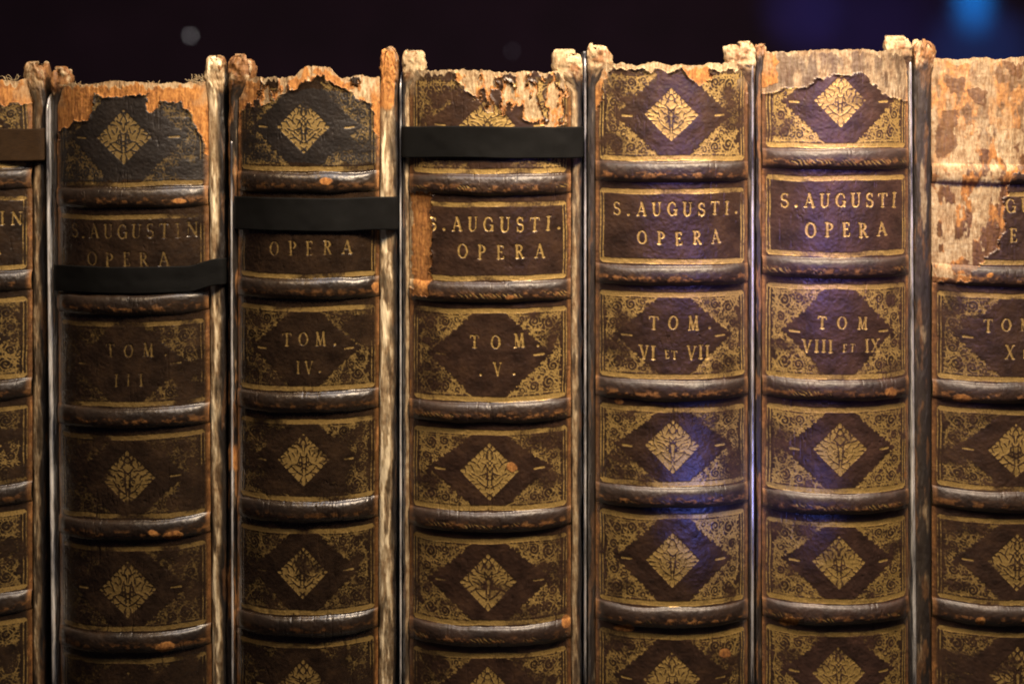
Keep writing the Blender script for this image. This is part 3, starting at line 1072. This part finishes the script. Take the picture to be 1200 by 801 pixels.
BOOKS = [
    dict(seed=100, xl=-140, xr=38, top=93, bands=[209, 329, 457, 581, 708], gilt=.45, **DARK,
         label='dark leather volume cut off by the left edge, with a brown strap near its top',
         text=[('S.AUGUSTIN', -118, 26, 257, 16, 9), ('OPERA', -90, 0, 290, 16, 10), ('TOM.', -82, -18, 388, 16, 9), ('II', -62, -40, 420, 16, 10)],
         L=dict(out=-152, top=75, pale=.3), R=dict(out=53, top=73, pale=.85, horn=10, hornpale=.45, pos=.36, wid=.34),
         tears=[('tan', [(-10, 80), (40, 80), (40, 118), (10, 122), (-20, 116)])], threads=[(12, 92, 8, 12)], edge=.6, rub=.3, rough=.30),
    dict(seed=201, xl=69, xr=246, top=97, bands=[230, 355, 487, 618, 749], lean=-.006, gilt=.17, faint=.80, **DARK,
         label='dim leather volume lettered TOM III with a black strap below its title',
         text=[('S.AUGUSTIN', 84, 232, 270, 17, 9), ('OPERA', 103, 198, 303, 17, 10), ('TOM.', 124, 196, 409, 16, 9), ('III', 134, 168, 444, 15, 10)],
         L=dict(out=62, top=80, pale=.1, horn=16, hornpale=.3), R=dict(out=264, top=68, pale=1.1, cream=1.0, horn=4, hornpale=.85, pos=.30, wid=.34),
         tears=[('stain', [(66, 100), (250, 100), (250, 212), (66, 212)]),
                ('tan', [(60, 85), (255, 85), (252, 190), (243, 180), (236, 156), (226, 142), (214, 120), (190, 120), (179, 134), (172, 128), (170, 112), (112, 112), (106, 138), (92, 140), (74, 150), (60, 180)])],
         spots=[(180, 625, 7, 4), (203, 627, 12, 5), (194, 757, 12, 6), (210, 236, 8, 3)],
         threads=[(232, 94, 16, 14), (84, 98, 8, 10), (176, 97, 5, 7)], edge=.5, rub=.35, rough=.27),
    dict(seed=302, xl=279, xr=444, top=90, bands=[212, 337, 469, 597, 730], lean=.003, gilt=.34, faint=.9, **DARK,
         label='leather volume lettered TOM IV with a peak of torn orange leather at its head',
         text=[('S.AUGUSTI.', 300, 436, 255, 16, 9), ('OPERA', 317, 412, 290, 16, 10), ('TOM.', 331, 394, 396, 16, 9), ('IV.', 347, 376, 429, 15, 10)],
         L=dict(out=267, orange=[(.4, 522, 550)], top=69, pale=.15, tan=.5, horn=18, hornpale=.35), R=dict(out=465, top=58, pale=1.2, cream=1.2, horn=0, hornpale=.25, pos=.33, wid=.38, orange=[(.4, 58, 128)]),
         tears=[('stain', [(276, 108), (446, 108), (446, 192), (276, 192)]),
                ('mixed', [(270, 82), (450, 82), (450, 118), (437, 122), (418, 112), (400, 96), (340, 104), (322, 116), (298, 126), (284, 130), (270, 140)]),
                ('tan', [(340, 70), (405, 70), (418, 104), (396, 98), (366, 96), (348, 104), (336, 102)]),
                ('tan', [(434, 90), (450, 90), (450, 170), (438, 150)]), ('tan', [(270, 86), (304, 88), (300, 118), (284, 124), (270, 170)])],
         peak=[(372, 20, 12)], spots=[(382, 212, 8, 4.5), (441, 336, 5, 6)],
         edge=.7, rub=.2, rough=.22),
    dict(seed=403, xl=480, xr=669, top=83, bands=[215, 340, 481, 608, 742], gilt=.78, **MID,
         label='leather volume lettered TOM V with an orange tear beside its title',
         text=[('S.AUGUSTI.', 503, 656, 262, 17, 9), ('OPERA', 536, 638, 294, 17, 10), ('TOM.', 551, 632, 399, 16, 9), ('.V.', 562, 604, 431, 15, 10)],
         L=dict(out=472, top=62, pale=.95, horn=17, hornpale=.9), R=dict(out=682, top=61, pale=1.0, horn=22, hornpale=.95, pos=.35),
         tears=[('mixed', [(526, 78), (672, 78), (672, 140), (650, 150), (620, 142), (600, 132), (575, 132), (562, 118), (540, 100), (526, 92)]),
                ('tan', [(480, 226), (506, 226), (505, 330), (500, 344), (484, 344)]), ('pale', [(474, 228), (484, 228), (484, 335), (474, 335)])],
         spots=[(664, 728, 6, 8), (597, 349, 5, 3), (600, 546, 6, 6)], edge=.6, rub=.5, roll=.85, rough=.32, dx=0),
    dict(seed=504, xl=698, xr=876, top=75, bands=[200, 321, 455, 580, 720], gilt=.90, **MID,
         label='leather volume lettered TOM VI ET VII with an orange scrape at its upper left edge',
         text=[('S.AUGUSTI.', 719, 864, 244, 16, 9), ('OPERA', 747, 844, 278, 16, 10), ('TOM.', 761, 833, 377, 16, 9), ('VI et VII', 749, 831, 411, 16, 10)],
         L=dict(out=689, top=56, pale=.2, horn=18, hornpale=.95), R=dict(out=885, top=51, pale=.2, horn=28, hornpale=.95, rough=.6),
         tears=[('pale', [(690, 66), (880, 66), (880, 82), (850, 84), (800, 81), (760, 84), (720, 80), (702, 96), (690, 96)]),
                ('tan', [(694, 80), (712, 80), (708, 96), (703, 128), (696, 128)]), ('tan', [(800, 78), (832, 78), (834, 96), (818, 100)])],
         spots=[(732, 735, 12, 4), (725, 470, 5, 3), (850, 765, 7, 5)], edge=.55, rub=.6, roll=.35, rough=.36),
    dict(seed=605, xl=893, xr=1064, top=59, bands=[185, 312, 455, 588, 717], gilt=1.0, **VEILED,
         label='leather volume lettered TOM VIII ET IX with a pale shredded head',
         text=[('S.AUGUSTI', 915, 1050, 234, 17, 9), ('OPERA', 944, 1038, 269, 17, 10), ('TOM', 958, 1016, 377, 15, 9), ('VIII et IX', 940, 1030, 404, 15, 10)],
         L=dict(out=886, top=54, pale=.2, horn=6, hornpale=.4, tan=.4), R=dict(out=1068, top=44, pale=.2, horn=26, hornpale=.95, rough=.6),
         tears=[('dull', [(885, 50), (1072, 50), (1072, 118), (1052, 116), (1034, 112), (1024, 98), (1008, 86), (975, 88), (955, 96), (935, 102), (905, 108), (885, 112)]),
                ('tan', [(886, 50), (910, 52), (912, 96), (890, 100)])],
         spots=[(925, 727, 12, 5), (1044, 460, 8, 6)], edge=.6, rub=.45, roll=.8, rough=.38),
    dict(seed=706, xl=1092, xr=1272, top=67, bands=[203, 322, 458, 585, 718], gilt=.52, **MID,
         label='leather volume cut off by the right edge, its upper spine peeled to pale paper',
         text=[('S.AUGUSTI', 1110, 1250, 240, 17, 9), ('OPERA', 1142, 1232, 275, 17, 10), ('TOM.', 1152, 1222, 380, 16, 9), ('X et XI', 1178, 1238, 411, 16, 10)],
         L=dict(out=1072, top=49, pale=.25, tan=.2, horn=4, hornpale=.5, pos=.7, wid=.3), R=dict(out=1282, top=60, pale=.4),
         tears=[('brown', [(1080, 55), (1290, 55), (1290, 190), (1188, 205), (1180, 222), (1176, 270), (1168, 292), (1150, 308), (1132, 330), (1086, 332)]),
                ('dull', [(1080, 55), (1290, 55), (1290, 150), (1200, 150), (1190, 176), (1150, 172), (1146, 196), (1110, 200), (1080, 200)]),
                ('blotch', [(1084, 150), (1290, 150), (1200, 196), (1170, 204), (1176, 240), (1160, 280), (1150, 300), (1130, 324), (1086, 326)]),
                ('grain', [(1108, 92), (1128, 90), (1132, 108), (1114, 110)]), ('grain', [(1136, 104), (1158, 106), (1154, 124), (1138, 120)]),
                ('grain', [(1104, 132), (1124, 130), (1120, 176), (1100, 184), (1096, 160)]), ('brown', [(1120, 138), (1144, 142), (1152, 180), (1126, 190)]),
                ('grain', [(1170, 60), (1200, 60), (1200, 92), (1182, 86)])],
         dull=.20, lift=.3, spots=[(1128, 466, 12, 4), (1149, 727, 6, 5), (1160, 322, 4, 3)], edge=.5, rub=.45, roll=.1, rough=.40),
]
for b in BOOKS:
    build_book(b)


# ------------------------------------------------------------------ cloth straps round the books
def hull_front(B):
    """plan section of a book seen from the front: convex curve from left board to right board"""
    hw = (B['xr'] - B['xl']) / 2
    xc = (B['xr'] + B['xl']) / 2
    pts = [((B['xl'] - 3 if B['seed'] in (201, 302) else B['L']['out']) - xc, -5.0)]
    for u in np.linspace(-1, 1, 61):
        pts.append((u * hw, -BULGE * (1 - abs(u) ** 2.5)))
    pts.append((B['R']['out'] - xc, -7.0))
    h = []
    for p in sorted(pts):
        while len(h) >= 2 and (h[-1][0] - h[-2][0]) * (p[1] - h[-2][1]) - (h[-1][1] - h[-2][1]) * (p[0] - h[-2][0]) <= 0:
            h.pop()
        h.append(p)
    return h, hw


def strap(B, y0, y1, mat, label, seed, rise=0.0):
    h, hw = hull_front(B)
    OFF = 3.0
    path = [(h[0][0] - OFF + .8, 330.0), (h[0][0] - OFF + .8, 120.0), (h[0][0] - OFF + .8, 40.0), (h[0][0] - OFF + .8, 8.0)] + \
           [(h[0][0] - OFF + .8, h[0][1] + 1.5), (h[0][0] - OFF + 3, h[0][1] - OFF + .8)] + \
           [(x, y - OFF) for x, y in h[1:-1]] + \
           [(h[-1][0] + OFF - 3, h[-1][1] - OFF + .8), (h[-1][0] + OFF - .8, h[-1][1] + 1.5)] + \
           [(h[-1][0] + OFF - .8, 8.0), (h[-1][0] + OFF - .8, 40.0), (h[-1][0] + OFF - .8, 120.0), (h[-1][0] + OFF - .8, 330.0)]
    path = np.array(path)
    seg = np.hypot(*np.diff(path, axis=0).T)
    cum = np.concatenate([[0], np.cumsum(seg)])
    m = int(cum[-1] / 2.0)
    s = np.linspace(0, cum[-1], m)
    px, py = np.interp(s, cum, path[:, 0]), np.interp(s, cum, path[:, 1])
    for _ in range(6):     # soften the folds
        px[1:-1] = (px[:-2] + 2 * px[1:-1] + px[2:]) / 4
        py[1:-1] = (py[:-2] + 2 * py[1:-1] + py[2:]) / 4
    z0, z1 = (VY - y0) * KC, (VY - y1) * KC
    v = np.concatenate([[0, 0], np.linspace(0, 1, 22), [1, 1]])
    inw = np.concatenate([[2.0, .6], np.zeros(22), [.6, 2.0]])
    Sg, V = np.meshgrid(s, v)
    In = np.repeat(inw[:, None], m, 1)
    Xp = np.repeat(px[None], len(v), 0)
    Yp = np.repeat(py[None], len(v), 0) + In
    ends = sstep(hw * .75, hw * 1.15, Xp)
    Zp = z0 + (z1 - z0) * V + rise * ends + (fbm(Sg, V * 0, 60, 9, seed, 2) - .5) * 3
    Yp = Yp + (fbm(Sg, V * 30, 26, 16, seed + 3, 2) - .5) * 1.6
    Pos = np.stack([Xp, Yp, Zp - z1], -1)
    me_owner = grid_part('fabric_strap', Pos, None, full(Pos), mat, None)
    xc = (B['xr'] + B['xl']) / 2 - VX
    th = B.get('lean', 0)
    me_owner.location = ((xc + th * (z1 - PIV)) * S, 0, (z1 + ZB) * S)
    tag(me_owner, label, 'strap', 'cloth straps tied round the books')


strap(BOOKS[0], 151, 189, M_strap_b, 'brown cloth strap near the top of the leftmost volume', 7)
strap(BOOKS[1], 312, 343, M_strap, 'black cloth strap just above the volume number TOM III', 8, 7)
strap(BOOKS[2], 231, 270, M_strap, 'black cloth strap above the word OPERA on the TOM IV volume', 9)
strap(BOOKS[3], 148, 185, M_strap, 'black cloth strap across the top panel of the TOM V volume', 10)


# ------------------------------------------------------------------ thin metal dividers standing between the books
def divider(px, top, label, lean=0.0, yf=-7.0, r=1.2):
    ztop = VY - top
    hgt = ztop + ZB
    prof = [(-r, 110.0), (-r, 60.0), (-r, yf + r)]
    for k in range(9):
        a = math.pi * (1 - k / 8)
        prof.append((r * math.cos(a), yf + r - r * math.sin(a)))
    prof += [(r, yf + r), (r, 60.0), (r, 110.0)]
    prof = np.array(prof)
    rows = [(0.0, 0.0)] + [(hgt - 26, 0.0)]
    for k in range(1, 10):      # rounded upper front corner
        a = k / 9 * math.pi / 2
        rows.append((hgt - 26 + 26 * math.sin(a), 26 * (1 - math.cos(a))))
    Pos = np.zeros((len(rows), len(prof), 3))
    for i, (z, push) in enumerate(rows[::-1]):
        Pos[i, :, 0] = prof[:, 0] + lean * (z - ZB - PIV)
        Pos[i, :, 1] = prof[:, 1] + push * np.clip(1 - (prof[:, 1] - yf) / 60, 0, 1)
        Pos[i, :, 2] = z
    cap = Pos[:1].copy()
    cap[..., 0] *= .05
    Pos = np.concatenate([cap, Pos])
    ob = grid_part('metal_divider', Pos, None, full(Pos), M_metal, None)
    ob.location = ((px - VX) * S, 0, 0)
    tag(ob, label, 'divider', 'thin metal dividers between the books')


divider(60.5, 108, 'thin metal divider standing left of the TOM III volume', -.011)
divider(272.5, 150, 'thin dark-edged metal divider between the TOM III and TOM IV volumes', -.002, -5, .9)
divider(469.5, 84, 'faint thin metal divider between the TOM IV and TOM V volumes', 0, -4, .8)
divider(685.6, 60, 'bright thin metal divider between the TOM V and TOM VI ET VII volumes', 0)
divider(881, 58, 'bright thin metal divider left of the TOM VIII ET IX volume', 0)
divider(1069.6, 56, 'thin metal divider right of the TOM VIII ET IX volume', -.008, -2.5)


# ------------------------------------------------------------------ out-of-focus lamp behind
import bmesh
bm = bmesh.new()
bmesh.ops.create_uvsphere(bm, u_segments=16, v_segments=10, radius=4 * S)
me = bpy.data.meshes.new('indicator_lamp')
bm.to_mesh(me)
bm.free()
o = link('indicator_lamp', me, glow_material('pale_glow', (.8, .75, .76), 2.6), None)
o.location = W(223, 42, 2600)
tag(o, 'small pale lamp blurred in the dark above the TOM III volume', 'lamp')
o = link('indicator_lamp', me.copy(), None, None)
o.data.materials.clear()
o.data.materials.append(glow_material('faint_glow', (.7, .6, .75), .4))
o.location = W(600, 60, 2600)
tag(o, 'very faint lamp blurred in the dark above the TOM V volume', 'lamp')
